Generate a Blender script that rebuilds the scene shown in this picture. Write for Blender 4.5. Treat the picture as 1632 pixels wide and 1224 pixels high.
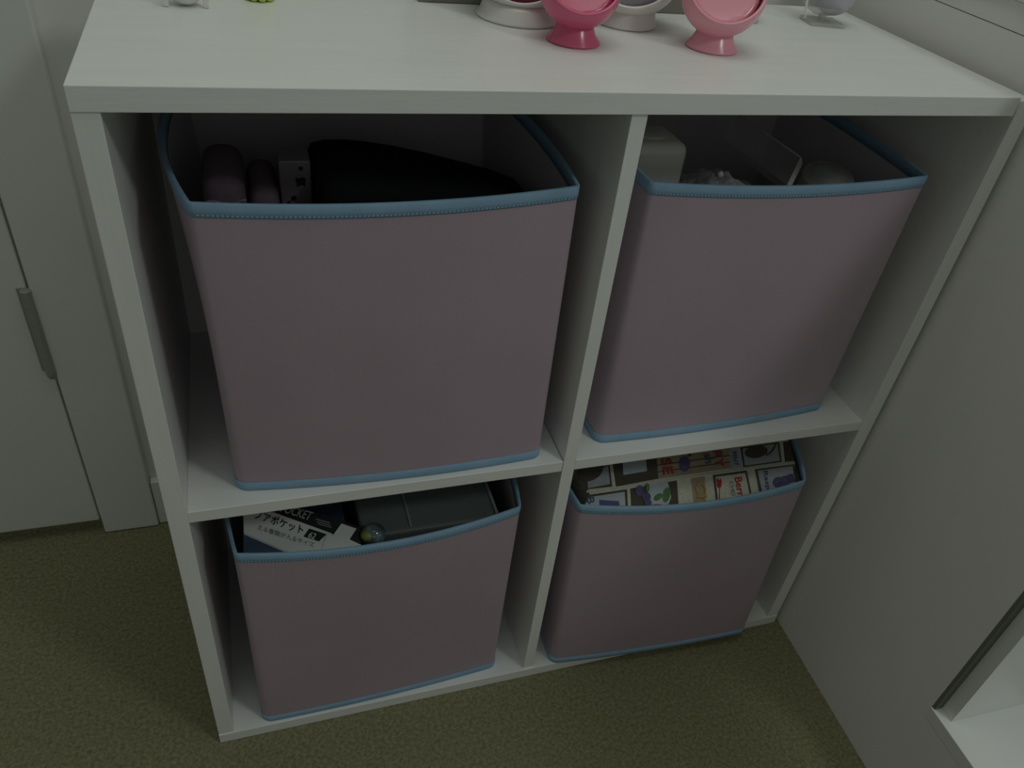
import bpy, bmesh, math, random
from mathutils import Vector, Matrix
random.seed(7)
for o in list(bpy.data.objects): bpy.data.objects.remove(o)
S = bpy.context.scene
COL = S.collection

# ---------------------------------------------------------------- camera
F, PX, PY = 1274.92, 837.22, 621.48
CAM = Vector((0.1001, -0.53728, 0.94853))
RX = Vector((0.9488527, -0.2948931, 0.1127681))
RY = Vector((-0.0994559, -0.6181787, -0.7797202))
RZ = Vector((0.2996449, 0.7286242, -0.6158894))
cd = bpy.data.cameras.new('camera'); cam = bpy.data.objects.new('camera', cd); COL.objects.link(cam)
cd.sensor_width = 36; cd.lens = F * 36 / 1632
cd.shift_x = (816 - PX) / 1632; cd.shift_y = (PY - 612) / 1632
cd.clip_start = 0.01
M3 = Matrix((RX, -RY, -RZ)).transposed()
cam.matrix_world = Matrix.Translation(CAM) @ M3.to_4x4()
S.camera = cam

# ---------------------------------------------------------------- light
W = bpy.data.worlds.new('room_ambient'); S.world = W; W.use_nodes = True
bg = W.node_tree.nodes['Background']
bg.inputs[0].default_value = (0.91, 1.0, 0.91, 1); bg.inputs[1].default_value = 0.128

def area(name, loc, target, sx, sy, power, col):
    l = bpy.data.lights.new(name, 'AREA'); l.shape = 'RECTANGLE'; l.size = sx; l.size_y = sy
    l.energy = power; l.color = col
    o = bpy.data.objects.new(name, l); COL.objects.link(o); o.location = loc
    o.rotation_euler = (Vector(target) - Vector(loc)).to_track_quat('-Z', 'Y').to_euler()
    return o
area('ceiling_light', (0.30, 0.0, 2.30), (0.30, 0.0, 0), 0.9, 0.9, 4.6, (0.93, 1.0, 0.90))
area('window_daylight', (1.30, -1.25, 2.15), (0.0, 0.20, 0.75), 0.30, 0.30, 5.0, (0.92, 1.0, 0.97))
area('rear_fill', (0.10, -2.30, 1.40), (0.2, 0.0, 0.75), 1.2, 1.0, 0.9, (0.92, 1.0, 0.93))  # added fill behind the camera, lifts fronts and interiors; no window there
area('low_window_daylight', (0.895, -0.72, 0.46), (0.0, -0.72, 0.2), 0.85, 0.5, 0.26, (0.92, 1.0, 0.96))

vs = S.view_settings
vs.view_transform = 'Standard'; vs.look = 'None'; vs.gamma = 1; vs.exposure = 0; vs.use_curve_mapping = False

# ---------------------------------------------------------------- pixel helpers
def ray(u, v): return RX * ((u - PX) / F) + RY * ((v - PY) / F) + RZ
def hit(u, v, n, d):
    """point where the sight line through (u, v) meets the plane n.p = d of a surface in the room"""
    n = Vector(n); r = ray(u, v)
    return CAM + r * ((d - n.dot(CAM)) / n.dot(r))

# ---------------------------------------------------------------- materials
def mat(name, col, rough=0.5, spec=0.5, noise=0.0, nscale=30, bump=0.0, bscale=200, stretch=(1, 1, 1), **kw):
    m = bpy.data.materials.new(name); m.use_nodes = True
    nt = m.node_tree; b = nt.nodes['Principled BSDF']
    b.inputs['Base Color'].default_value = (*col, 1); b.inputs['Roughness'].default_value = rough
    b.inputs['Specular IOR Level'].default_value = spec
    for k, v in kw.items(): b.inputs[k.replace('_', ' ')].default_value = v
    if noise or bump:
        tc = nt.nodes.new('ShaderNodeTexCoord'); mp = nt.nodes.new('ShaderNodeMapping')
        mp.inputs['Scale'].default_value = stretch
        nt.links.new(tc.outputs['Object'], mp.inputs[0])
    if noise:
        n = nt.nodes.new('ShaderNodeTexNoise'); n.inputs['Scale'].default_value = nscale; n.inputs['Detail'].default_value = 5
        nt.links.new(mp.outputs[0], n.inputs[0])
        r = nt.nodes.new('ShaderNodeValToRGB')
        r.color_ramp.elements[0].position = 0.3; r.color_ramp.elements[1].position = 0.7
        r.color_ramp.elements[0].color = (*[c * (1 - noise) for c in col], 1)
        r.color_ramp.elements[1].color = (*[min(1, c * (1 + noise)) for c in col], 1)
        nt.links.new(n.outputs[0], r.inputs[0]); nt.links.new(r.outputs[0], b.inputs['Base Color'])
    if bump:
        n2 = nt.nodes.new('ShaderNodeTexNoise'); n2.inputs['Scale'].default_value = bscale; n2.inputs['Detail'].default_value = 4
        nt.links.new(mp.outputs[0], n2.inputs[0])
        bp = nt.nodes.new('ShaderNodeBump'); bp.inputs['Strength'].default_value = bump; bp.inputs['Distance'].default_value = 0.002
        nt.links.new(n2.outputs[0], bp.inputs['Height']); nt.links.new(bp.outputs[0], b.inputs['Normal'])
    return m
def clear(name, col, alpha, rough=0.08):
    return mat(name, col, rough, 0.6, Alpha=alpha)

M = {}
M['laminate'] = mat('white_laminate', (0.80, 0.80, 0.78), 0.32, 0.5, noise=0.025, nscale=60, bump=0.10, bscale=260, stretch=(0.12, 1, 1))
M['laminate_v'] = mat('white_laminate_upright', (0.80, 0.80, 0.78), 0.36, 0.5, noise=0.025, nscale=60, bump=0.10, bscale=260, stretch=(1, 1, 0.12))
M['wall'] = mat('painted_wall', (0.77, 0.76, 0.73), 0.7, 0.3, noise=0.02, nscale=6, bump=0.06, bscale=120)
M['trimpaint'] = mat('gloss_trim_paint', (0.74, 0.75, 0.72), 0.4, 0.5, noise=0.02, nscale=9)
M['door'] = mat('door_paint', (0.76, 0.77, 0.74), 0.45, 0.5, noise=0.02, nscale=5)
M['hinge'] = mat('painted_hinge', (0.36, 0.38, 0.35), 0.5, 0.5, Metallic=0.3)
M['reveal_shade'] = mat('dark_grey_reveal_shade', (0.16, 0.165, 0.15), 0.7, 0.2)  # dark colour standing in for the shade on the recess reveal
M['carpet'] = mat('olive_carpet', (0.235, 0.22, 0.130), 0.95, 0.1, noise=0.30, nscale=230, bump=1.0, bscale=420)
M['bin'] = mat('mauve_pink_vinyl', (0.42, 0.325, 0.385), 0.55, 0.4, noise=0.04, nscale=9, bump=0.12, bscale=600)
M['binin'] = mat('grey_bin_lining', (0.55, 0.53, 0.55), 0.8, 0.2)
M['blue'] = mat('blue_binding_tape', (0.25, 0.39, 0.54), 0.7, 0.2, noise=0.06, nscale=40, bump=0.2, bscale=900)
M['stitch'] = mat('blue_thread', (0.26, 0.41, 0.56), 0.8, 0.2)
M['hotpink'] = mat('hot_pink_plastic', (0.68, 0.125, 0.235), 0.22, 0.5)
M['pink'] = mat('pale_pink_plastic', (0.86, 0.38, 0.46), 0.22, 0.5)
M['whiteplastic'] = mat('white_plastic', (0.78, 0.76, 0.73), 0.3, 0.5)
M['magenta'] = mat('magenta_cushion', (0.58, 0.14, 0.30), 0.6, 0.3)
M['lilac'] = mat('lilac_grey_cushion', (0.52, 0.50, 0.56), 0.6, 0.3)
M['lime'] = mat('lime_plastic', (0.55, 0.66, 0.08), 0.35, 0.5)
M['greybox'] = mat('dark_grey_card', (0.22, 0.21, 0.185), 0.7, 0.3)
M['clear'] = clear('clear_acrylic', (0.62, 0.62, 0.60), 0.42)
M['clearbag'] = clear('clear_film', (0.60, 0.60, 0.61), 0.45, 0.15)
M['clearshell'] = clear('thin_clear_shell', (0.5, 0.5, 0.5), 0.20, 0.10)
M['frost'] = mat('frosted_lip', (0.60, 0.60, 0.58), 0.3, 0.5)
M['black'] = mat('black_cloth', (0.008, 0.010, 0.010), 0.9, 0.1, bump=0.3, bscale=80)
M['purple'] = mat('dusky_purple_cloth', (0.145, 0.10, 0.135), 0.8, 0.2, bump=0.2, bscale=90)
M['mauvepack'] = mat('mauve_print_pack', (0.20, 0.165, 0.195), 0.5, 0.4)
M['ink'] = mat('black_ink', (0.012, 0.012, 0.014), 0.6, 0.3)
M['greyink'] = mat('grey_ink', (0.22, 0.22, 0.22), 0.6, 0.3)
M['paper'] = mat('white_card', (0.56, 0.57, 0.56), 0.5, 0.4)
M['softpaper'] = mat('grey_white_card', (0.40, 0.42, 0.42), 0.5, 0.4)
M['navy'] = mat('navy_pack', (0.035, 0.06, 0.11), 0.4, 0.5)
M['folder'] = mat('dark_smoke_plastic', (0.13, 0.15, 0.145), 0.3, 0.5)
M['folder2'] = mat('smoke_plastic_edge', (0.24, 0.25, 0.25), 0.3, 0.5)
M['cream'] = mat('cream_printed_fabric', (0.56, 0.55, 0.46), 0.7, 0.2, noise=0.10, nscale=220)
M['brown'] = mat('brown_print', (0.085, 0.07, 0.055), 0.7, 0.2)
M['wood'] = mat('wood_print', (0.33, 0.27, 0.19), 0.7, 0.2, noise=0.15, nscale=60, stretch=(0.2, 1, 1))
M['tan'] = mat('tan_print', (0.36, 0.28, 0.19), 0.7, 0.2)
M['skyp'] = mat('pale_blue_print', (0.42, 0.47, 0.52), 0.7, 0.2)
M['greyp'] = mat('grey_blue_print', (0.34, 0.37, 0.41), 0.7, 0.2, noise=0.15, nscale=50)
M['lav'] = mat('lavender_print', (0.37, 0.39, 0.46), 0.7, 0.2)
M['berry'] = mat('berry_purple_print', (0.105, 0.09, 0.18), 0.7, 0.2, noise=0.3, nscale=150)
M['leaf'] = mat('leaf_green_print', (0.10, 0.20, 0.075), 0.7, 0.2, noise=0.2, nscale=150)
M['red'] = mat('red_print', (0.36, 0.045, 0.05), 0.7, 0.2)
M['indigo'] = mat('indigo_print', (0.10, 0.10, 0.22), 0.7, 0.2)
M['gold'] = mat('gold_print', (0.45, 0.29, 0.10), 0.7, 0.2)
M['marble'] = mat('marbled_glass', (0.11, 0.14, 0.155), 0.08, 0.7, noise=0.6, nscale=90)
M['olive'] = mat('dull_yellow_green', (0.16, 0.18, 0.05), 0.4, 0.5)
M['glass'] = clear('window_glass', (0.55, 0.6, 0.58), 0.25, 0.03)

# ---------------------------------------------------------------- mesh helpers
def mesh_obj(name, bm, m, parent=None, smooth=False, mats=None):
    bmesh.ops.recalc_face_normals(bm, faces=bm.faces[:])
    me = bpy.data.meshes.new(name); bm.to_mesh(me); bm.free()
    if smooth:
        for p in me.polygons: p.use_smooth = True
    for mm in (mats or [m]): me.materials.append(M[mm] if isinstance(mm, str) else mm)
    o = bpy.data.objects.new(name, me); COL.objects.link(o)
    if parent:
        o.parent = parent
        o.matrix_parent_inverse = world_of(parent).inverted()
    return o
def world_of(o):
    m = o.matrix_basis.copy()
    if o.parent: m = world_of(o.parent) @ o.matrix_parent_inverse @ m
    return m
def thing(name, label, cat, loc=(0, 0, 0), group=None, kind=None):
    o = bpy.data.objects.new(name, None); COL.objects.link(o); o.location = loc
    o.empty_display_size = 0.02
    return tag(o, label, cat, group, kind)
def tag(o, label=None, cat=None, group=None, kind=None):
    if label: o['label'] = label
    if cat: o['category'] = cat
    if group: o['group'] = group
    if kind: o['kind'] = kind
    return o
def box_into(bm, a, b, bevel=0.0, segs=2):
    t = bmesh.new(); bmesh.ops.create_cube(t, size=1)
    for v in t.verts:
        v.co = Vector((a[i] + (b[i] - a[i]) * (v.co[i] + 0.5) for i in range(3)))
    if bevel: bmesh.ops.bevel(t, geom=t.edges[:], offset=bevel, segments=segs, affect='EDGES', profile=0.5)
    merge(bm, t)
def merge(bm, t):
    vm = {v: bm.verts.new(v.co) for v in t.verts}
    for f in t.faces:
        nf = bm.faces.new([vm[v] for v in f.verts]); nf.smooth = f.smooth; nf.material_index = f.material_index
    t.free()
def box(name, a, b, m, parent=None, bevel=0.0008, segs=2):
    bm = bmesh.new(); box_into(bm, a, b, bevel, segs); return mesh_obj(name, bm, m, parent)
def lathe_into(bm, prof, c, n=40, axis=None):
    """prof: list of (r, z); c: base centre"""
    rings = []
    for r, z in prof:
        if r < 1e-6: rings.append([bm.verts.new((c[0], c[1], c[2] + z))])
        else: rings.append([bm.verts.new((c[0] + r * math.cos(2 * math.pi * k / n), c[1] + r * math.sin(2 * math.pi * k / n), c[2] + z)) for k in range(n)])
    for A, B in zip(rings, rings[1:]):
        for k in range(n):
            k2 = (k + 1) % n
            if len(A) == 1 and len(B) == 1: continue
            if len(A) == 1: bm.faces.new((A[0], B[k2], B[k]))
            elif len(B) == 1: bm.faces.new((A[k], A[k2], B[0]))
            else: bm.faces.new((A[k], A[k2], B[k2], B[k]))
def sphere_into(bm, c, r, n=16, sc=(1, 1, 1)):
    t = bmesh.new(); bmesh.ops.create_uvsphere(t, u_segments=n, v_segments=max(6, n // 2 + 2), radius=r)
    for v in t.verts: v.co = Vector((c[i] + v.co[i] * sc[i] for i in range(3)))
    for f in t.faces: f.smooth = True
    merge(bm, t)
def tube_into(bm, pts, r, n=8):
    pts = [Vector(p) for p in pts]; rings = []
    for i, p in enumerate(pts):
        d = (pts[min(i + 1, len(pts) - 1)] - pts[max(i - 1, 0)]).normalized()
        a = d.orthogonal().normalized() if i == 0 else (rings_a - d * rings_a.dot(d)).normalized()
        rings_a = a; b = d.cross(a)
        rings.append([bm.verts.new(p + r * (math.cos(2 * math.pi * k / n) * a + math.sin(2 * math.pi * k / n) * b)) for k in range(n)])
    for A, B in zip(rings, rings[1:]):
        for k in range(n): bm.faces.new((A[k], A[(k + 1) % n], B[(k + 1) % n], B[k]))
    bm.faces.new(rings[0][::-1]); bm.faces.new(rings[-1])
def slab_into(bm, pts, nrm, th):
    """polygon pts (3D) given thickness th along -nrm"""
    nrm = Vector(nrm)
    top = [bm.verts.new(p) for p in pts]; bot = [bm.verts.new(Vector(p) - nrm * th) for p in pts]
    bm.faces.new(top); bm.faces.new(bot[::-1])
    k = len(pts)
    for i in range(k): bm.faces.new((top[i], bot[i], bot[(i + 1) % k], top[(i + 1) % k]))

# ================================================================ THE SETTING
# right wall: leans 1.7 degrees off the shelf's side; local frame (along, up, into wall)
WA = math.atan(0.03)
def wr(y, z, d=0.0):     # y along the wall, d = depth behind the wall face
    base = Vector((0.7725, 0, 0)); e = Vector((math.sin(WA), math.cos(WA), 0)); n = Vector((math.cos(WA), -math.sin(WA), 0))
    return base + e * y + n * d + Vector((0, 0, z))
def wbox_into(bm, y0, y1, z0, z1, d0, d1, bevel=0.0):
    t = bmesh.new(); box_into(t, (d0, y0, z0), (d1, y1, z1), bevel)
    for v in t.verts: v.co = wr(v.co.y, v.co.z, v.co.x)
    merge(bm, t)
def wbox(name, y0, y1, z0, z1, d0, d1, m, parent=None, bevel=0.0006):
    bm = bmesh.new(); wbox_into(bm, y0, y1, z0, z1, d0, d1, bevel); return mesh_obj(name, bm, m, parent)

bm = bmesh.new()   # carpet: gently uneven sheet
NX, NY = 120, 110
g = [[bm.verts.new((-1.4 + 2.6 * i / NX, -1.8 + 2.22 * j / NY, 0)) for j in range(NY + 1)] for i in range(NX + 1)]
for i in range(NX):
    for j in range(NY): bm.faces.new((g[i][j], g[i + 1][j], g[i + 1][j + 1], g[i][j + 1]))
floor = tag(mesh_obj('floor', bm, 'carpet'), 'olive brown short-pile carpet floor', kind='structure')

YW = 0.378                                    # face of the back wall
bm = bmesh.new(); box_into(bm, (-0.148, YW, 0), (0.95, YW + 0.1, 2.4)); box_into(bm, (-1.4, YW, 2.03), (-0.148, YW + 0.1, 2.4)); box_into(bm, (-1.4, YW, 0), (-0.96, YW + 0.1, 2.03))
tag(mesh_obj('wall_back', bm, 'wall'), 'painted wall behind the white shelf', kind='structure')
bm = bmesh.new()
wbox_into(bm, -1.75, YW, 0, 0.17, 0, 0.12)
wbox_into(bm, -0.2375, YW, 0.17, 0.8035, 0, 0.12)
wbox_into(bm, -1.75, -1.25, 0.17, 2.4, 0, 0.12)
wbox_into(bm, -1.25, -0.2375, 0.72, 0.8035, 0, 0.12)
wbox_into(bm, -1.25, YW, 1.93, 2.4, 0, 0.12)
wbox_into(bm, 0.33, YW, 0.8035, 1.93, 0, 0.12)
tag(mesh_obj('wall_right', bm, 'wall'), 'pale painted wall beside the shelf', kind='structure')

# upper window: apron board seen just above the shelf, sill, casing, sashes
w1 = thing('window_1', 'white framed window above the shelf end with flat apron board', None, wr(-0.46, 0.8045), kind='structure')
wbox('apron_board', -1.25, 0.33, 0.8042, 0.8275, -0.0006, 0.02, 'trimpaint', w1)
wbox('sill', -1.2495, 0.35, 0.8283, 0.846, -0.006, 0.12, 'trimpaint', w1, 0.002)
for a, b in ((-1.2495, -1.20), (0.28, 0.33)): wbox('jamb', a, b, 0.846, 1.93, 0, 0.12, 'trimpaint', w1)
wbox('head', -1.20, 0.28, 1.88, 1.93, 0, 0.12, 'trimpaint', w1)
for a, b, c, d in ((-1.20, -1.165, 0.846, 1.88), (0.245, 0.28, 0.846, 1.88), (-1.165, 0.245, 0.846, 0.886), (-1.165, 0.245, 1.84, 1.88)):
    wbox('sash_rail', a, b, c, d, 0.075, 0.10, 'trimpaint', w1)
# lower recess near the camera: rebated edge, frame strip, jamb and pale sill
w2 = thing('window_2', 'low recessed opening in the right wall with pale sill', None, wr(-0.7, 0.17), kind='structure')
wbox('reveal_shade', -0.2416, -0.2376, 0.1706, 0.7198, 0.0012, 0.02, 'reveal_shade', w2, 0.0003)  # added dark strip over the reveal, its shade put into the colour
wbox('frame_strip', -0.2582, -0.2417, 0.1702, 0.7198, 0.0112, 0.118, 'trimpaint', w2, 0.0004)
wbox('frame_strip', -1.2498, -1.228, 0.1702, 0.7198, 0.0075, 0.118, 'trimpaint', w2, 0.0004)
wbox('sill', -1.2495, -0.2378, 0.152, 0.1704, -0.0004, 0.118, 'trimpaint', w2, 0.001)
wbox('head', -1.228, -0.2556, 0.70, 0.7198, 0.0075, 0.118, 'trimpaint', w2, 0.0004)

# door, casing, baseboard on the back wall
ct = thing('trim_1', 'white flat door casing left of the shelf', None, (-0.1155, 0.37, 0), kind='structure')
box('casing_board', (-0.1515, 0.362, 0.001), (-0.0795, YW - 0.0002, 2.08), 'trimpaint', ct, 0.0025, 3)
dr = thing('door_1', 'white flush door with painted butt hinge beside the casing', None, (-0.5, 0.375, 0), kind='structure')
box('door_leaf', (-0.95, 0.367, 0.024), (-0.1550, 0.402, 2.02), 'door', dr, 0.0015)
hp = box('hinge', (-0.1655, 0.3655, 0.296), (-0.1505, 0.3675, 0.414), 'hinge', dr, 0.0005)
zk = 0.296
for k in range(5):
    bm = bmesh.new(); lathe_into(bm, [(0, 0), (0.0050, 0), (0.0054, 0.0001), (0.0056, 0.0003), (0.0056, 0.0005), (0.0056, 0.0229), (0.0056, 0.0231), (0.0054, 0.0233), (0.0050, 0.0234), (0, 0.0234)], (-0.1555, 0.3605, zk), 20)
    mesh_obj('knuckle', bm, 'hinge', hp, True); zk += 0.0236
bm = bmesh.new(); lathe_into(bm, [(0, -0.008), (0.0035, -0.007), (0.0050, -0.003), (0.0050, 0)], (-0.1555, 0.3605, 0.2957), 20)
mesh_obj('pin_tip', bm, 'hinge', hp, True)
bm = bmesh.new(); box_into(bm, (-0.0788, 0.366, 0.001), (0.778, YW - 0.0002, 0.086), 0.002)
tag(mesh_obj('baseboard_back', bm, 'trimpaint'), 'low white baseboard along the wall behind the shelf', kind='structure')

# ================================================================ SHELF
WS, HS, D, TS, TM = 0.765, 0.7668, 0.29, 0.0168, 0.0134
TB, ZS, TSH, XM, TT = 0.0167, 0.391, 0.0137, 0.3825, 0.0168
WT = 0.7446
sh = thing('cube_shelf', 'white laminate cube shelf unit with four compartments on the carpet', 'shelf', (WS / 2, D / 2, 0))
box('base_panel', (0, 0, 0.0003), (WS, D, TB), 'laminate', sh, 0.0006)
box('side_panel', (0, 0.0012, TB), (TS, D, HS - TT), 'laminate_v', sh, 0.0006)
box('side_panel', (WS - TS, 0.0012, TB), (WS, D, HS - 0.0035), 'laminate_v', sh, 0.0006)
box('top_panel', (0, 0, HS - TT + 0.0002), (WT, D, HS), 'laminate', sh, 0.0007)
box('divider_panel', (XM - TM / 2, 0.0025, TB), (XM + TM / 2, D - 0.004, HS - TT), 'laminate_v', sh, 0.0005)
box('shelf_board', (TS, 0.0025, ZS - TSH), (XM - TM / 2 - 0.0006, D - 0.004, ZS), 'laminate', sh, 0.0006)
box('shelf_board', (XM + TM / 2, 0.0025, ZS - TSH), (WS - TS, D - 0.004, ZS), 'laminate', sh, 0.0006)
box('back_panel', (TS, D - 0.004, TB), (WS - TS, D - 0.0005, HS - TT), 'laminate_v', sh, 0.0002)
bm = bmesh.new(); lathe_into(bm, [(0, 0.0012), (0.004, 0.0010), (0.0052, 0.0002), (0.0055, -0.0005)], (0.7555, 0.022, HS - 0.0035), 20)
mesh_obj('screw_cap', bm, 'laminate', sh, True)

# ================================================================ BINS
def make_bin(label, bl, br, tl, tr, zb, zt, depth, bt, bb, sag, side_l, side_r):
    """fabric box: front corners at the bottom (bl, br) and at the rim (tl, tr), bowed faces"""
    root = thing('storage_bin', label, 'storage bin', ((bl[0] + br[0]) / 2, (bl[1] + br[1]) / 2 + depth / 2, zb), 'pink fabric storage bins in the shelf')
    NC, NS = 5, 22
    def ring(t, off=0.0, dz=0.0):
        L = Vector(bl).lerp(Vector(tl), t); Rr = Vector(br).lerp(Vector(tr), t)
        ex = (Rr - L).normalized(); ey = Vector((-ex.y, ex.x))
        w = (Rr - L).length
        R = 0.010 - 0.006 * t
        bf = bb + (bt - bb) * t ** 1.5
        sl = side_l * (0.2 + 0.8 * t ** 2); sr = side_r * (0.2 + 0.8 * t ** 2)
        loc = []
        def corner(cx, cy, a0):
            for k in range(NC + 1):
                a = a0 + math.pi / 2 * k / NC
                loc.append((cx + (R + off) * math.cos(a), cy + (R + off) * math.sin(a)))
        corner(R, R, math.pi)                                     # front-left
        for k in range(1, NS): loc.append((R + (w - 2 * R) * k / NS, -off))
        corner(w - R, R, 1.5 * math.pi)
        for k in range(1, NS): loc.append((w + off, R + (depth - 2 * R) * k / NS))
        corner(w - R, depth - R, 0)
        for k in range(1, NS): loc.append((w - R - (w - 2 * R) * k / NS, depth + off))
        corner(R, depth - R, math.pi / 2)
        for k in range(1, NS): loc.append((-off, depth - R - (depth - 2 * R) * k / NS))
        out = []
        for x, y in loc:
            s = min(1, max(0, x / w)); q = min(1, max(0, y / depth))
            fs = 4 * s * (1 - s); fq = 4 * q * (1 - q)
            wf = max(0, 1 - q * 4); wb = max(0, 1 - (1 - q) * 4)
            wl = max(0, 1 - s * 4); wrt = max(0, 1 - (1 - s) * 4)
            yy = y - bf * fs * wf + 0.4 * bf * fs * wb
            xx = x - sl * fq * wl + sr * fq * wrt
            z = zb + (zt - zb) * t - sag * t ** 4 * (fs * (wf + wb) + 0.5 * fq * (wl + wrt)) + dz
            p = L + ex * xx + ey * yy
            out.append(Vector((p.x, p.y, z)))
        return out
    def skin(rings):
        bm = bmesh.new(); rv = [[bm.verts.new(p) for p in r] for r in rings]
        n = len(rv[0])
        for A, B in zip(rv, rv[1:]):
            for k in range(n): bm.faces.new((A[k], A[(k + 1) % n], B[(k + 1) % n], B[k]))
        return bm, rv
    ts = [0, 0.008, 0.04, 0.1, 0.2, 0.3, 0.4, 0.5, 0.6, 0.7, 0.8, 0.88, 0.94, 0.97, 1.0]
    rings = [ring(0, -0.004, 0.0003)] + [ring(t, 0 if i else -0.0008, 0.0003 if i == 0 else 0) for i, t in enumerate(ts)]
    bm, rv = skin(rings); bm.faces.new(rv[0][::-1])
    mesh_obj('body', bm, 'bin', root, True)
    inner = [ring(t, -0.0028, 0) for t in (1.0, 0.9, 0.75, 0.6, 0.4, 0.2, 0.015)]
    bm, rv = skin(inner); bm.faces.new(rv[-1])
    mesh_obj('lining', bm, 'binin', root, True)
    hb = 0.0105 / (zt - zb)
    bm, rv = skin([ring(1 - hb, 0.0001), ring(1 - hb, 0.0006), ring(1 - hb * 0.5, 0.0007), ring(1.0, 0.0006, 0.0000), ring(1.0, 0.0002, 0.0005), ring(1.0, -0.0024, 0.0005), ring(1.0, -0.0030, 0.0000), ring(1 - hb, -0.0032), ring(1 - hb, -0.0028)])
    rim = mesh_obj('rim_binding', bm, 'blue', root, True)
    hb2 = 0.0112 / (zt - zb)
    bm, rv = skin([ring(0.0, -0.002, 0.0002), ring(0.0, 0.0004, 0.0006), ring(hb2 * 0.4, 0.0008), ring(hb2, 0.0006), ring(hb2, 0.0001)])
    mesh_obj('base_binding', bm, 'blue', root, True)
    # stitches along the lower edge of the rim binding
    a = ring(1 - hb * 0.82, 0.0007); bm = bmesh.new()
    i0, i1 = NC, NC + NS + 1
    line = a[i0:i1 + 1]
    for p, q in zip(line, line[1:]):
        for k in range(4):
            s0 = p.lerp(q, k / 4 + 0.03); s1 = p.lerp(q, k / 4 + 0.18)
            e = Vector((0, 0, 0.0005)); f = Vector((0, -0.0004, 0))
            vs_ = [bm.verts.new(c) for c in (s0 - e, s1 - e, s1 + e, s0 + e)]; vt = [bm.verts.new(c.co + f) for c in vs_]
            bm.faces.new(vt)
            for j in range(4): bm.faces.new((vs_[j], vs_[(j + 1) % 4], vt[(j + 1) % 4], vt[j]))
    st = mesh_obj('stitching', bm, 'stitch', rim); st['kind'] = 'stuff'
    return root
DB = 0.262
make_bin('pink fabric bin with blue binding holding the black cloth', (0.0597, 0.0212), (0.3542, 0.0131), (0.0572, 0.0076), (0.3502, 0.0180), ZS, 0.6855, DB, 0.010, 0.008, 0.003, 0.018, 0.012)
make_bin('pink fabric bin with blue binding holding clear plastic packaging and a white tub', (0.4185, 0.0227), (0.7107, 0.0313), (0.4160, 0.0227), (0.7052, 0.0224), ZS, 0.6850, DB - 0.012, 0.010, 0.006, 0.0025, 0.002, 0.0105)
make_bin('pink fabric bin with blue binding holding the Japanese pocket packet', (0.0503, 0.0042), (0.3412, 0.0137), (0.0498, 0.0050), (0.3400, 0.0108), TB, 0.3225, DB, 0.014, 0.004, 0.006, 0.010, 0.015)
make_bin('pink fabric bin with blue binding holding the berry print bag', (0.4130, 0.0010), (0.7012, -0.0150), (0.4035, 0.0000), (0.6848, -0.0150), TB, 0.3225, DB, 0.012, 0.004, 0.006, 0.011, 0.034)

# ================================================================ TOYS ON TOP
def egg_chair(label, c, r, base, cut_n, cut_d, shell, cushion, sq=1.0, cr=None, inset=0.10):
    """ball chair: hollow shell cut open towards cut_n, on a pedestal; base = (r_bottom, r_top, height)"""
    root = thing('toy_egg_chair', label, 'toy chair', (c[0], c[1], HS), 'toy egg chairs on the shelf top')
    cz = HS + base[2] + r * sq * 0.93
    n = Vector(cut_n).normalized()
    bm = bmesh.new(); th = 0.0026
    # polar grid around the cut normal
    e1 = n.orthogonal().normalized(); e2 = n.cross(e1)
    def pt(a, ph, rr):
        d = n * math.cos(a) + (e1 * math.cos(ph) + e2 * math.sin(ph)) * math.sin(a)
        return Vector((c[0] + d.x * rr, c[1] + d.y * rr, cz + d.z * rr * sq))
    a0 = math.acos(cut_d); NA, NP = 22, 56
    prof = [(a0 + (math.pi - a0) * k / NA, r) for k in range(NA + 1)][::-1]
    prof += [(a0 - 0.012, r - th * 0.3), (a0 - 0.012, r - th * 0.8)]
    prof += [(a0 + (math.pi - a0) * k / NA, r - th) for k in range(NA + 1)]
    rows = []
    for a, rr in prof:
        if a > math.pi - 1e-6: rows.append([bm.verts.new(pt(a, 0, rr))])
        else: rows.append([bm.verts.new(pt(a, 2 * math.pi * k / NP, rr)) for k in range(NP)])
    for A, B in zip(rows, rows[1:]):
        for k in range(NP):
            k2 = (k + 1) % NP
            if len(A) == 1: bm.faces.new((A[0], B[k], B[k2]))
            elif len(B) == 1: bm.faces.new((A[k], A[k2], B[0]))
            else: bm.faces.new((A[k], A[k2], B[k2], B[k]))
    mesh_obj('shell', bm, shell, root, True)
    bm = bmesh.new(); rb, rt, h = base
    lathe_into(bm, [(0, 0.0002), (rb - 0.001, 0.0002), (rb, 0.0012), (rb - (rb - rt) * 0.08, 0.0024), (rb - (rb - rt) * 0.55, h * 0.55), (rt, h + 0.003), (rt * 0.9, h + 0.006), (0, h + 0.006)], (c[0], c[1], HS), 48)
    mesh_obj('pedestal', bm, shell, root, True)
    if cushion:
        bm = bmesh.new(); q = n * (-0.16 * r)
        sphere_into(bm, (c[0] + q.x, c[1] + q.y, cz + q.z), r * (cr or 0.80), 32)
        # flatten the cushion's front to a shallow dish inside the opening
        o3 = Vector((c[0], c[1], cz))
        for v in bm.verts:
            d = (v.co - o3).dot(n)
            lim = (cut_d - inset) * r
            if d > lim: v.co -= n * (d - lim) * (0.92 if inset < 0.2 else 1.08)
        mesh_obj('cushion', bm, cushion, root, True)
    return root
egg_chair('hot pink toy egg chair on a flared pedestal', (0.3692, 0.1235), 0.0345, (0.0232, 0.0145, 0.0125), (-0.12, -0.73, 0.67), 0.34, 'hotpink', 'hotpink', 1.0, 0.86, 0.22)
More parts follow.
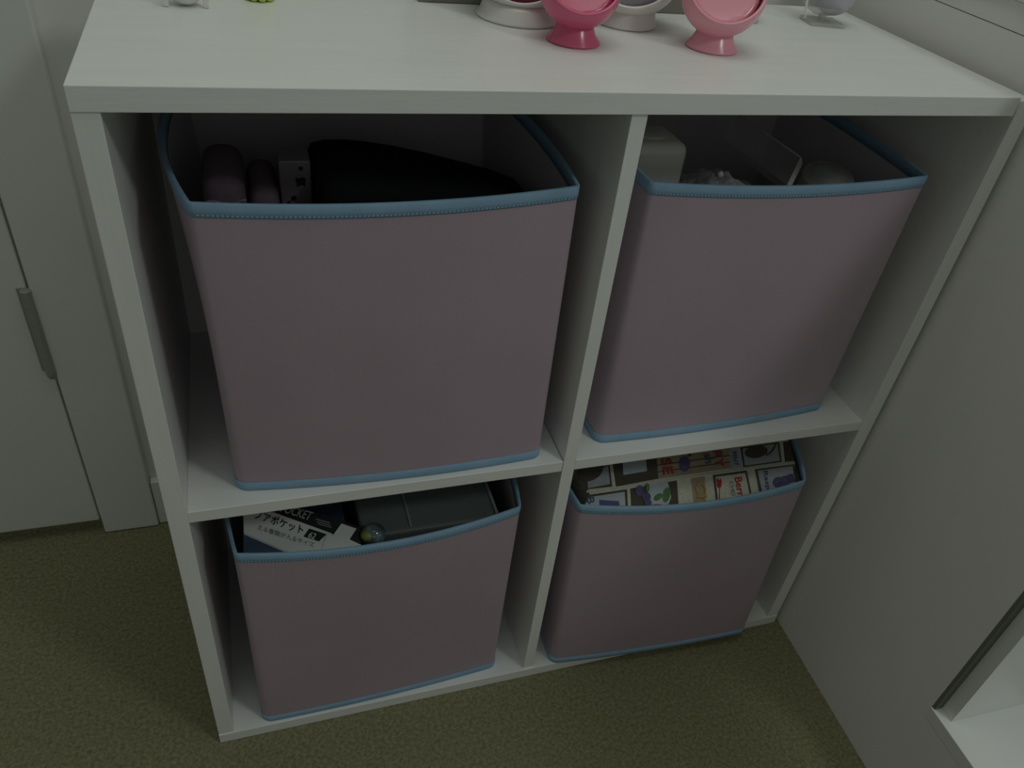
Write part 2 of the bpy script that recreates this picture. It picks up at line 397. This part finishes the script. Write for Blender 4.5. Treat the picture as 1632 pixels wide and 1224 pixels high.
egg_chair('pale pink toy egg chair on a flared pedestal', (0.4985, 0.1175), 0.0365, (0.0235, 0.0150, 0.0125), (-0.26, -0.75, 0.60), 0.36, 'pink', 'pink', 1.0, 0.86, 0.22)
egg_chair('white toy ball chair with magenta cushion on a wide ring base', (0.3420, 0.1930), 0.0480, (0.0385, 0.0330, 0.0085), (-0.30, -0.86, 0.40), 0.29, 'whiteplastic', 'magenta', 1.0, 0.82, 0.03)
egg_chair('white toy ball chair with lilac grey cushion on a round base', (0.4440, 0.1870), 0.0465, (0.0285, 0.0262, 0.0095), (-0.38, -0.83, 0.40), 0.36, 'whiteplastic', 'lilac', 1.0, 0.82, 0.03)

def clear_chair(label, c, ang, cush, rimmed):
    root = thing('toy_acrylic_chair', label, 'toy chair', (c[0], c[1], HS))
    def X(p):
        ca, sa = math.cos(ang), math.sin(ang)
        return Vector((c[0] + p[0] * ca - p[1] * sa, c[1] + p[0] * sa + p[1] * ca, HS + p[2]))
    t = bmesh.new(); box_into(t, (-0.017, -0.016, 0.0002), (0.021, 0.016, 0.0036), 0.0010)
    for v in t.verts: v.co = X(v.co)
    mesh_obj('base_plate', t, 'clear', root)
    t = bmesh.new(); box_into(t, (-0.003, -0.003, 0.003), (0.003, 0.003, 0.010), 0.0006)
    for v in t.verts: v.co = X(v.co)
    mesh_obj('stem', t, 'clear', root)
    t = bmesh.new(); bmesh.ops.create_uvsphere(t, u_segments=32, v_segments=20, radius=0.0262)
    dele = [v for v in t.verts if v.co.y < -0.010 and v.co.z > -0.012]
    bmesh.ops.delete(t, geom=dele, context='VERTS')
    for v in t.verts: v.co = X(v.co + Vector((0, 0.004, 0.033)))
    mesh_obj('shell', t, 'clear', root, True)
    bm = bmesh.new(); p = X((0.010, 0.004, 0.0285)); sphere_into(bm, p, 0.0205, 28)
    mesh_obj('cushion', bm, cush, root, True)
    if rimmed:
        bm = bmesh.new(); tube_into(bm, [X((-0.022 - 0.004 * math.sin(k / 10 * math.pi), -0.008, 0.006 + 0.045 * k / 10)) for k in range(11)], 0.0012)
        mesh_obj('edge_strip', bm, 'whiteplastic', root, True)
    return root
clear_chair('clear acrylic toy chair with lilac white cushion near the right wall', (0.6815, 0.2190), -0.17, 'lilac', True)
clear_chair('clear acrylic toy chair hidden behind the pale pink egg chair', (0.5770, 0.2200), 0.05, 'lilac', False)

# small white tub seat on legs
root = thing('toy_tub_seat', 'small white toy tub seat on thin legs', 'toy chair', (0.066, 0.195, HS))
bm = bmesh.new()
lathe_into(bm, [(0, 0.0010), (0.006, 0.0014), (0.0098, 0.0040), (0.0120, 0.010), (0.0125, 0.022), (0.0117, 0.022), (0.0108, 0.011), (0, 0.006)], (0.066, 0.1885, HS), 32)
mesh_obj('tub', bm, 'whiteplastic', root, True)
for sx in (-1, 1):
    for yy in (0.1815, 0.2065):
        bm = bmesh.new(); box_into(bm, (0.066 + sx * 0.0146 - 0.0020, yy - 0.0020, HS + 0.0002), (0.066 + sx * 0.0146 + 0.0020, yy + 0.0020, HS + 0.030), 0.0006)
        mesh_obj('leg', bm, 'whiteplastic', root)
for yy in (0.1815, 0.2065): box('rail', (0.0515, yy - 0.001, HS + 0.026), (0.0805, yy + 0.001, HS + 0.029), 'whiteplastic', root, 0.0004)
# lime bobbly toy
root = thing('lime_toy', 'lime green toy with a ring of round bobbles underneath', 'toy', (0.1222, 0.2150, HS))
for k in range(9):
    a = 2 * math.pi * k / 9
    bm = bmesh.new(); sphere_into(bm, (0.1222 + 0.0095 * math.cos(a), 0.2150 + 0.0095 * math.sin(a), HS + 0.0036), 0.0036, 16)
    mesh_obj('bobble', bm, 'lime', root, True)
bm = bmesh.new(); lathe_into(bm, [(0, 0.002), (0.010, 0.003), (0.0125, 0.007), (0.0120, 0.014), (0.008, 0.022), (0, 0.025)], (0.1222, 0.2150, HS), 32)
mesh_obj('core', bm, 'lime', root, True)
# dark grey box at the back of the top
root = thing('display_box', 'dark grey flat box standing behind the white ball chairs', 'box', (0.41, 0.26, HS))
box('body', (0.2590, 0.2705, HS + 0.0003), (0.5620, 0.2895, HS + 0.085), 'greybox', root, 0.0008)
box('front_panel', (0.2592, 0.2300, HS + 0.0003), (0.5618, 0.2704, HS + 0.015), 'greybox', root, 0.0008)

# ================================================================ BIN CONTENTS
def rounded(name, a, b, m, parent=None, bev=0.01, segs=4, warp=0.0, rot=0.0, tilt=0.0):
    bm = bmesh.new(); box_into(bm, a, b, bev, segs)
    c = Vector(((a[i] + b[i]) / 2 for i in range(3)))
    R = Matrix.Rotation(rot, 3, 'Z') @ Matrix.Rotation(tilt, 3, 'X')
    for v in bm.verts:
        p = v.co - c
        if warp: p += Vector((math.sin(p.z * 60 + p.y * 40), math.sin(p.x * 50), math.sin(p.x * 70 + p.y * 55))) * warp
        v.co = c + R @ p
    return mesh_obj(name, bm, m, parent, True)
# bin 1: black cloth bundle
root = thing('black_cloth', 'black cloth bundle filling the pink bin', 'cloth', (0.235, 0.12, ZS + 0.004))
prof = [(0.1500, 0.6700), (0.1535, 0.6772), (0.165, 0.6795), (0.181, 0.6790), (0.200, 0.6776), (0.227, 0.6722), (0.254, 0.6668), (0.290, 0.6570), (0.318, 0.6480), (0.334, 0.6420)]
bm = bmesh.new(); cols = []
NYC = 14
for x, z in prof:
    col = []
    for j in range(NYC + 1):
        q = j / NYC; y = 0.045 + 0.165 * q
        h = z - 0.020 * (abs(q - 0.40) / 0.6) ** 2 * 2.2 + 0.0016 * math.sin(x * 140 + y * 90) * (q - 0.33)
        col.append(bm.verts.new((x, y, h)))
    cols.append(col)
for A, B in zip(cols, cols[1:]):
    for j in range(NYC): bm.faces.new((A[j], A[j + 1], B[j + 1], B[j]))
edge = [c[0] for c in cols] + cols[-1][1:] + [c[NYC] for c in cols[::-1]][1:] + cols[0][1:NYC][::-1]
low = [bm.verts.new((v.co.x, v.co.y, ZS + 0.006)) for v in edge]
for k in range(len(edge)): bm.faces.new((edge[k], edge[(k + 1) % len(edge)], low[(k + 1) % len(edge)], low[k]))
bm.faces.new(low)
mesh_obj('bundle', bm, 'black', root, True)
# bin 1: dusky purple pouches and printed packet
rounded('pouch', (0.0640, 0.070, ZS + 0.006), (0.0955, 0.150, 0.6730), 'purple', tag_root := thing('purple_pouch', 'dusky purple rounded pouch beside the printed packet', 'pouch', (0.08, 0.11, ZS + 0.004)), 0.012, 5)
bm = bmesh.new(); tube_into(bm, [(0.0640 + 0.0315 * k / 8, 0.0695, 0.655 + 0.002 * math.sin(k)) for k in range(9)], 0.0010)
mesh_obj('seam', bm, 'mauvepack', tag_root, True)
root = thing('small_pouch', 'lower mauve rounded pouch between the purple pouch and packet', 'pouch', (0.107, 0.10, ZS + 0.004))
rounded('body', (0.0975, 0.075, ZS + 0.006), (0.1205, 0.150, 0.6590), 'purple', root, 0.010, 5)
root = thing('printed_packet', 'upright mauve grey packet with small dark print beside the black cloth', 'packet', (0.135, 0.1, ZS + 0.004))
box('packet_body', (0.1222, 0.094, ZS + 0.006), (0.1470, 0.118, 0.6775), 'mauvepack', root, 0.0015)
for poly in ([(0.1345, 0.6640), (0.1375, 0.6625), (0.1400, 0.6640), (0.1425, 0.6625), (0.1418, 0.6560), (0.1385, 0.6572), (0.1355, 0.6555)],
             [(0.1380, 0.6730), (0.1410, 0.6725), (0.1405, 0.6695), (0.1375, 0.6700)],
             [(0.1300, 0.6470), (0.1340, 0.6480), (0.1345, 0.6440), (0.1305, 0.6435)], [(0.1270, 0.6430), (0.1295, 0.6435), (0.1290, 0.6390), (0.1265, 0.6390)]):
    bm = bmesh.new(); slab_into(bm, [Vector((x, 0.0936, z)) for x, z in poly], (0, -1, 0), 0.0003); mesh_obj('print_mark', bm, 'ink', root)

# bin 2: white tub, clear mound, clear clamshell, ribbed lid jar
root = thing('white_tub', 'white rounded plastic tub standing tall in the pink bin', 'tub', (0.46, 0.11, ZS + 0.004))
bm = bmesh.new(); box_into(bm, (0.4290, 0.0900, ZS + 0.006), (0.4870, 0.1460, 0.6890), 0.0095, 4); mesh_obj('body', bm, 'whiteplastic', root, True)
bm = bmesh.new(); lathe_into(bm, [(0, 0.0006), (0.0125, 0.0006), (0.0135, 0.0002), (0.0138, -0.0005)], (0.458, 0.118, 0.6890), 32); mesh_obj('embossed_disc', bm, 'whiteplastic', root, True)
root = thing('clear_blister', 'crumpled clear blister pack heaped beside the white tub', 'packaging', (0.53, 0.09, ZS + 0.004))
bm = bmesh.new(); NXB, NYB = 26, 18; gr = []
for i in range(NXB + 1):
    row = []
    for j in range(NYB + 1):
        x = 0.4880 + 0.088 * i / NXB; y = 0.036 + 0.085 * j / NYB
        u = i / NXB; w = j / NYB
        z = 0.6400 + 0.026 * math.sin(math.pi * min(1, u * 1.25 + 0.05)) ** 0.8 * math.sin(math.pi * (0.15 + 0.75 * w)) + 0.0028 * math.sin(23 * u + 9 * w) * math.cos(17 * w - 6 * u) + random.uniform(-0.0009, 0.0009)
        row.append(bm.verts.new((x, y, z)))
    gr.append(row)
for i in range(NXB):
    for j in range(NYB): bm.faces.new((gr[i][j], gr[i + 1][j], gr[i + 1][j + 1], gr[i][j + 1]))
mesh_obj('blister_film', bm, 'clearbag', root)
bm = bmesh.new(); box_into(bm, (0.489, 0.040, ZS + 0.006), (0.575, 0.118, 0.6390), 0.004); mesh_obj('tray', bm, 'folder', root)
bm = bmesh.new(); sphere_into(bm, (0.517, 0.078, 0.6660), 0.0030, 12); mesh_obj('dome', bm, 'whiteplastic', root, True)
# clamshell: tilted clear box with pale lip
root = thing('clear_clamshell', 'tilted clear clamshell box with a pale lip', 'packaging', (0.60, 0.12, ZS + 0.004))
P0, P1, P2 = Vector((0.5900, 0.0720, 0.6560)), Vector((0.6120, 0.0930, 0.6740)), Vector((0.5900, 0.1900, 0.6830))
ex = (P1 - P0); ey = (P2 - P1); nn = ex.cross(ey).normalized(); nn = nn if nn.z > 0 else -nn
bm = bmesh.new(); slab_into(bm, [P0, P1, P1 + ey, P0 + ey], nn, 0.012); mesh_obj('shell', bm, 'clearshell', root)
bm = bmesh.new(); f = -ey.normalized() * 0.0022
slab_into(bm, [P0 + f + nn * 0.001, P1 + f + nn * 0.001, P1 + nn * 0.001, P0 + nn * 0.001], nn, 0.008); mesh_obj('lip', bm, 'frost', root)
bm = bmesh.new(); tube_into(bm, [P1 + nn * 0.001, P1 + ey * 0.5 + nn * 0.001, P1 + ey + nn * 0.001], 0.0011); mesh_obj('edge_bead', bm, 'clear', root, True)
bm = bmesh.new(); box_into(bm, (0.578, 0.060, ZS + 0.006), (0.612, 0.165, 0.6150), 0.003); mesh_obj('tray', bm, 'folder', root)
# jar with ribbed lid
root = thing('ribbed_jar', 'translucent jar with ribbed round lid in the pink bin', 'jar', (0.668, 0.09, ZS + 0.004))
Rj = Matrix.Rotation(math.radians(-8), 3, 'Y') @ Matrix.Rotation(math.radians(14), 3, 'X')
def jar(bm, prof, n=48, rib=0.0):
    t = bmesh.new(); lathe_into(t, prof, (0, 0, 0), n)
    for v in t.verts:
        r = math.hypot(v.co.x, v.co.y)
        if rib and r > 0.02: 
            k = round(math.atan2(v.co.y, v.co.x) / (2 * math.pi) * n)
            if k % 2: v.co.x *= 1 - rib; v.co.y *= 1 - rib
        v.co = Rj @ v.co + Vector((0.658, 0.098, 0.6550))
    merge(bm, t)
bm = bmesh.new(); jar(bm, [(0, 0), (0.0165, 0), (0.0170, -0.002), (0.0255, -0.0035), (0.027, -0.005), (0.027, -0.020), (0, -0.020)], 64, 0.03); mesh_obj('lid', bm, 'clear', root, True)
bm = bmesh.new(); jar(bm, [(0.024, -0.0205), (0.026, -0.028), (0.026, -0.062), (0.022, -0.070), (0, -0.070)]); mesh_obj('jar_body', bm, 'clear', root, True)

# ---------------- text on surfaces
def text_mesh(s, size=1.0, bold=0.012):
    c = bpy.data.curves.new('lettering', 'FONT'); c.body = s; c.size = size; c.offset = bold; c.resolution_u = 3
    o = bpy.data.objects.new('lettering', c); COL.objects.link(o)
    dg = bpy.context.evaluated_depsgraph_get(); me = bpy.data.meshes.new_from_object(o.evaluated_get(dg))
    bpy.data.objects.remove(o); bpy.data.curves.remove(c)
    xs = [v.co.x for v in me.vertices]; ys = [v.co.y for v in me.vertices]
    x0, x1, y0, y1 = min(xs), max(xs), min(ys), max(ys)
    for v in me.vertices: v.co = Vector(((v.co.x - x0) / (x1 - x0), (v.co.y - y0) / (y1 - y0), 0))
    return me
def lettering(s, m, parent, O, A, B, nrm, lift):
    """text box filling the parallelogram O, O+A (reading direction), O+B (letter height)"""
    me = text_mesh(s); off = Vector(nrm) * lift
    for v in me.vertices:
        q = O + A * v.co.x + B * v.co.y
        v.co = (bag_clamp(q) if nrm == NB else q) + off
    me.materials.append(M[m]); o = bpy.data.objects.new('lettering', me); COL.objects.link(o)
    o.parent = parent; o.matrix_parent_inverse = world_of(parent).inverted()
    return o

# bin 4: folded shopping bag printed with berry panels, its face sloping up to the back
NB = Vector((0, -0.16, 1)).normalized(); DBg = NB.dot(Vector((0, 0, 0.3135)))
root = thing('berry_print_bag', 'folded bag printed with berry pictures and lettering', 'bag', (0.56, 0.1, TB + 0.004))
def bag_clamp(p):
    """keep a point of the bag's face inside the bin it is folded into"""
    s_ = min(1, max(0, (p.x - 0.4035) / 0.2813))
    y = max(p.y, -0.015 * s_ - 0.012 * 4 * s_ * (1 - s_) + 0.0055)
    q = min(1, max(0, (y + 0.015) / 0.262))
    x = min(p.x, 0.6790 + 0.032 * 4 * q * (1 - q))
    return Vector((x, y, p.z + (y - p.y) * -NB.y / NB.z))
def c3(x, y): return bag_clamp(hit(880 + x / 3.886, 690 + y / 3.886, NB, DBg))
def poly3(pts, lift, m, name, par, th=0.0003):
    P = [c3(*p) + NB * lift for p in pts]
    bm = bmesh.new(); slab_into(bm, P, NB, th); return mesh_obj(name, bm, m, par)
def blob(cx, cy, rx, ry, lift, m, name, par, rot=0.0, n=20):
    return poly3([(cx + rx * math.cos(2 * math.pi * k / n) * math.cos(rot) - ry * math.sin(2 * math.pi * k / n) * math.sin(rot),
                   cy + rx * math.cos(2 * math.pi * k / n) * math.sin(rot) + ry * math.sin(2 * math.pi * k / n) * math.cos(rot)) for k in range(n)], lift, m, name, par)
def word(s, x, y, L, Hh, m, par, lift=0.0016):
    """reads down the picture, letter tops to the right; x, y = start of baseline"""
    O = c3(x, y); A = c3(x + 0.17 * L, y + L) - O; B = c3(x + Hh, y - 0.12 * Hh) - O
    return lettering(s, m, par, O, A, B, NB, lift)
# bag body: upper face follows the printed face, rest of the bag folded below inside the bin
corners = [c3(208, 372), c3(200, 480), c3(1545, 330), c3(1558, 172), c3(1585, -40), c3(170, 140)]
xl, xr_ = 0.424, 0.679
bm = bmesh.new()
face = [Vector((xl + (0.676 - xl) * k / 12, -1, 0)) for k in range(13)] + [Vector((0.76, y, 0)) for y in (0.02, 0.05, 0.08, 0.12, 0.155)] + [Vector((xl, 0.155, 0))]
face = [bag_clamp(p) for p in face]
for p in face: p.z = (DBg - NB.y * p.y) / NB.z
tp = [bm.verts.new(p) for p in face]; bt_ = [bm.verts.new((0.43 + (p.x - 0.424) * 0.9, 0.02 + p.y * 0.9, TB + 0.010)) for p in face]
bm.faces.new(tp); bm.faces.new(bt_[::-1])
for k in range(len(tp)): bm.faces.new((tp[k], bt_[k], bt_[(k + 1) % len(tp)], tp[(k + 1) % len(tp)]))
mesh_obj('bag_body', bm, 'cream', root)
poly3([(212, 372), (1562, 182), (1566, 174), (212, 361)], 0.0012, 'cream', 'fold_edge', root, 0.0010)
U = 0.0004
a = poly3([(150, 236), (356, 200), (372, 332), (180, 354)], U, 'brown', 'printed_panel', root)
poly3([(215, 268), (345, 205), (358, 318), (222, 344)], U * 2, 'greyp', 'motif', a)
blob(235, 235, 85, 62, U * 3, 'brown', 'motif', a, -0.5)
a = poly3([(374, 190), (645, 150), (656, 284), (396, 333)], U, 'brown', 'printed_panel', root)
poly3([(436, 180), (580, 168), (586, 238), (440, 262)], U * 2, 'skyp', 'motif', a)
a = poly3([(646, 150), (1090, 95), (1110, 218), (658, 284)], U, 'wood', 'printed_panel', root)
for q in (0.33, 0.68):
    y0, y1 = 160 + 120 * q, 100 + 118 * q
    poly3([(650, y0), (1095, y1), (1096, y1 + 5), (650, y0 + 5)], U * 2, 'brown', 'motif', a)
word('SE', 672, 165, 100, 62, 'red', a)
blob(820, 195, 33, 48, U * 3, 'berry', 'motif', a); blob(850, 138, 8, 14, U * 4, 'brown', 'motif', a)
word('sh', 938, 135, 60, 50, 'indigo', a); word('RY', 998, 120, 100, 50, 'red', a)
a = poly3([(1094, 98), (1156, 90), (1176, 212), (1116, 226)], U * 1.5, 'lav', 'printed_panel', root)
word('PINT', 1112, 122, 88, 26, 'indigo', a)
a = poly3([(1164, 92), (1406, 58), (1422, 180), (1184, 213)], U, 'brown', 'printed_panel', root)
poly3([(1178, 100), (1394, 68), (1410, 174), (1192, 204)], U * 2, 'greyp', 'motif', a)
blob(1262, 120, 72, 38, U * 3, 'brown', 'motif', a, -0.15)
poly3([(1225, 170), (1400, 145), (1408, 170), (1215, 198)], U * 3, 'lav', 'motif', a)
poly3([(1322, 140), (1352, 118), (1375, 85), (1378, 66), (1386, 66), (1382, 90), (1358, 126), (1325, 148)], U * 4, 'brown', 'motif', a)
a = poly3([(1430, 56), (1562, 40), (1560, 164), (1442, 180)], U, 'brown', 'printed_panel', root)
poly3([(1488, 82), (1520, 108), (1492, 112)], U * 2, 'cream', 'motif', a)
a = poly3([(220, 386), (463, 350), (476, 480), (200, 490)], U, 'brown', 'printed_panel', root)
poly3([(228, 400), (448, 366), (460, 480), (205, 490)], U * 2, 'skyp', 'motif', a)
poly3([(290, 418), (412, 426), (425, 480), (300, 480)], U * 3, 'indigo', 'motif', a)
word('B', 212, 405, 40, 45, 'indigo', a)
a = poly3([(484, 346), (772, 295), (802, 490), (500, 490)], U, 'brown', 'printed_panel', root)
poly3([(592, 324), (714, 302), (736, 400), (730, 488), (600, 488)], U * 2, 'skyp', 'motif', a)
blob(545, 362, 32, 34, U * 3, 'berry', 'motif', a); blob(582, 402, 27, 30, U * 4, 'berry', 'motif', a); blob(592, 440, 22, 26, U * 5, 'berry', 'motif', a)
blob(706, 388, 22, 46, U * 4, 'leaf', 'motif', a, 0.2); blob(655, 400, 30, 18, U * 3, 'leaf', 'motif', a, -0.6); blob(588, 345, 12, 28, U * 5, 'leaf', 'motif', a)
blob(648, 456, 36, 10, U * 4, 'red', 'motif', a)
a = poly3([(860, 280), (945, 268), (966, 460), (892, 470)], U, 'tan', 'printed_panel', root)
word('Ch', 882, 315, 125, 62, 'gold', a)
a = poly3([(995, 260), (1205, 232), (1242, 400), (1022, 440)], U, 'brown', 'printed_panel', root)
poly3([(1010, 274), (1194, 250), (1228, 400), (1034, 440)], U * 2, 'cream', 'motif', a)
poly3([(1016, 290), (1022, 282), (1032, 298), (1040, 282), (1048, 300), (1046, 335), (1036, 348), (1020, 336)], U * 3, 'red', 'motif', a)
poly3([(1033, 345), (1038, 345), (1045, 440), (1038, 440)], U * 3, 'red', 'motif', a)
word('CHD', 1096, 305, 88, 22, 'greyink', a); word('Berr', 1126, 282, 118, 46, 'red', a)
a = poly3([(1255, 226), (1498, 196), (1518, 330), (1290, 390)], U, 'brown', 'printed_panel', root)
poly3([(1270, 236), (1488, 206), (1504, 330), (1304, 380)], U * 2, 'lav', 'motif', a)
word('Rasp', 1298, 242, 118, 34, 'indigo', a)
blob(1400, 310, 36, 34, U * 3, 'berry', 'motif', a); blob(1440, 300, 34, 30, U * 4, 'berry', 'motif', a); blob(1475, 285, 30, 26, U * 5, 'berry', 'motif', a)
poly3([(1526, 196), (1556, 192), (1562, 300), (1534, 310)], U, 'brown', 'printed_panel', root)

# bin 3: pocket packet with Japanese lettering, marble, smoke plastic box
NP_ = Vector((0.05, -0.28, 1)).normalized(); DP = NP_.dot(Vector((0.1, 0.02, 0.3125)))
root = thing('pocket_packet', 'white and black packet with Japanese pocket lettering leaning in the bin', 'packet', (0.11, 0.06, TB + 0.004))
def c1(x, y): return hit(340 + x / 5.44, 760 + y / 5.44, NP_, DP)
def poly1(pts, lift, m, name, par, th=0.0004):
    bm = bmesh.new(); slab_into(bm, [c1(*p) + NP_ * lift for p in pts], NP_, th); return mesh_obj(name, bm, m, par)
poly1([(258, 250), (560, 200), (1290, 440), (1270, 660), (258, 690)], 0, 'ink', 'packet_body', root, 0.010)
poly1([(262, 498), (640, 650), (560, 690), (262, 690)], 0.0005, 'navy', 'blue_side', root)
wl = poly1([(258, 300), (520, 308), (1034, 495), (960, 690), (740, 690), (265, 486)], 0.0005, 'paper', 'white_label', root)
poly1([(265, 486), (740, 690), (700, 690), (265, 502)], 0.0008, 'softpaper', 'label_edge', root)
def w1_(s, x, y, L, sl, Hh, m, par, lift=0.0011, lean=0.25):
    O = c1(x, y); A = c1(x + L, y + sl * L) - O; B = c1(x + lean * Hh, y - Hh) - O
    return lettering(s, m, par, O, A, B, NP_, lift)
w1_('フアポケット', 352, 365, 420, 0.335, 80, 'ink', wl)
w1_('える書類が入るサイズ', 380, 462, 490, 0.32, 46, 'greyink', wl)
kb = poly1([(832, 452), (980, 500), (915, 562), (782, 520)], 0.0009, 'ink', 'black_tab', wl)
w1_('62', 815, 528, 58, 0.33, 48, 'paper', kb, 0.0014, 0.6)
w1_('POCKET', 575, 305, 255, 0.30, 70, 'softpaper', root, 0.0010, 0.6)
for k in range(3): poly1([(890 + 8 * k, 365 + 20 * k), (1010 + 8 * k, 398 + 20 * k), (1008 + 8 * k, 404 + 20 * k), (888 + 8 * k, 371 + 20 * k)], 0.0008, 'greyink', 'small_print', root)
poly1([(1040, 508), (1110, 410), (1240, 455), (1180, 548), (1290, 600), (1200, 660), (930, 660), (985, 500)], 0.0016, 'paper', 'tag', root, 0.0006)
# body that carries the packet
bm = bmesh.new(); box_into(bm, (0.062, 0.014, TB + 0.006), (0.160, 0.100, 0.2920), 0.004); mesh_obj('packet_base', bm, 'navy', root)
p = c1(1390, 500); root = thing('glass_marble', 'shiny marbled ball resting beside the pocket packet', 'ball', (p.x, p.y, p.z - 0.012))
bm = bmesh.new(); sphere_into(bm, p, 0.0125, 32); mesh_obj('ball', bm, 'marble', root, True)
bm = bmesh.new(); sphere_into(bm, p + Vector((-0.006, -0.003, 0.004)), 0.0078, 20, (1, 1, 0.8)); mesh_obj('green_swirl', bm, 'olive', root, True)
root = thing('smoke_box', 'dark smoke plastic box beside the pocket packet', 'box', (0.25, 0.1, TB + 0.004))
bm = bmesh.new(); box_into(bm, (0.1720, 0.020, TB + 0.006), (0.3220, 0.230, 0.3020), 0.004, 3); mesh_obj('body', bm, 'folder', root)
box('lid_ridge', (0.2230, 0.024, 0.3021), (0.2255, 0.226, 0.3035), 'folder2', root, 0.0005)
box('lid_edge', (0.3170, 0.024, 0.3021), (0.3205, 0.226, 0.3040), 'folder2', root, 0.0005)
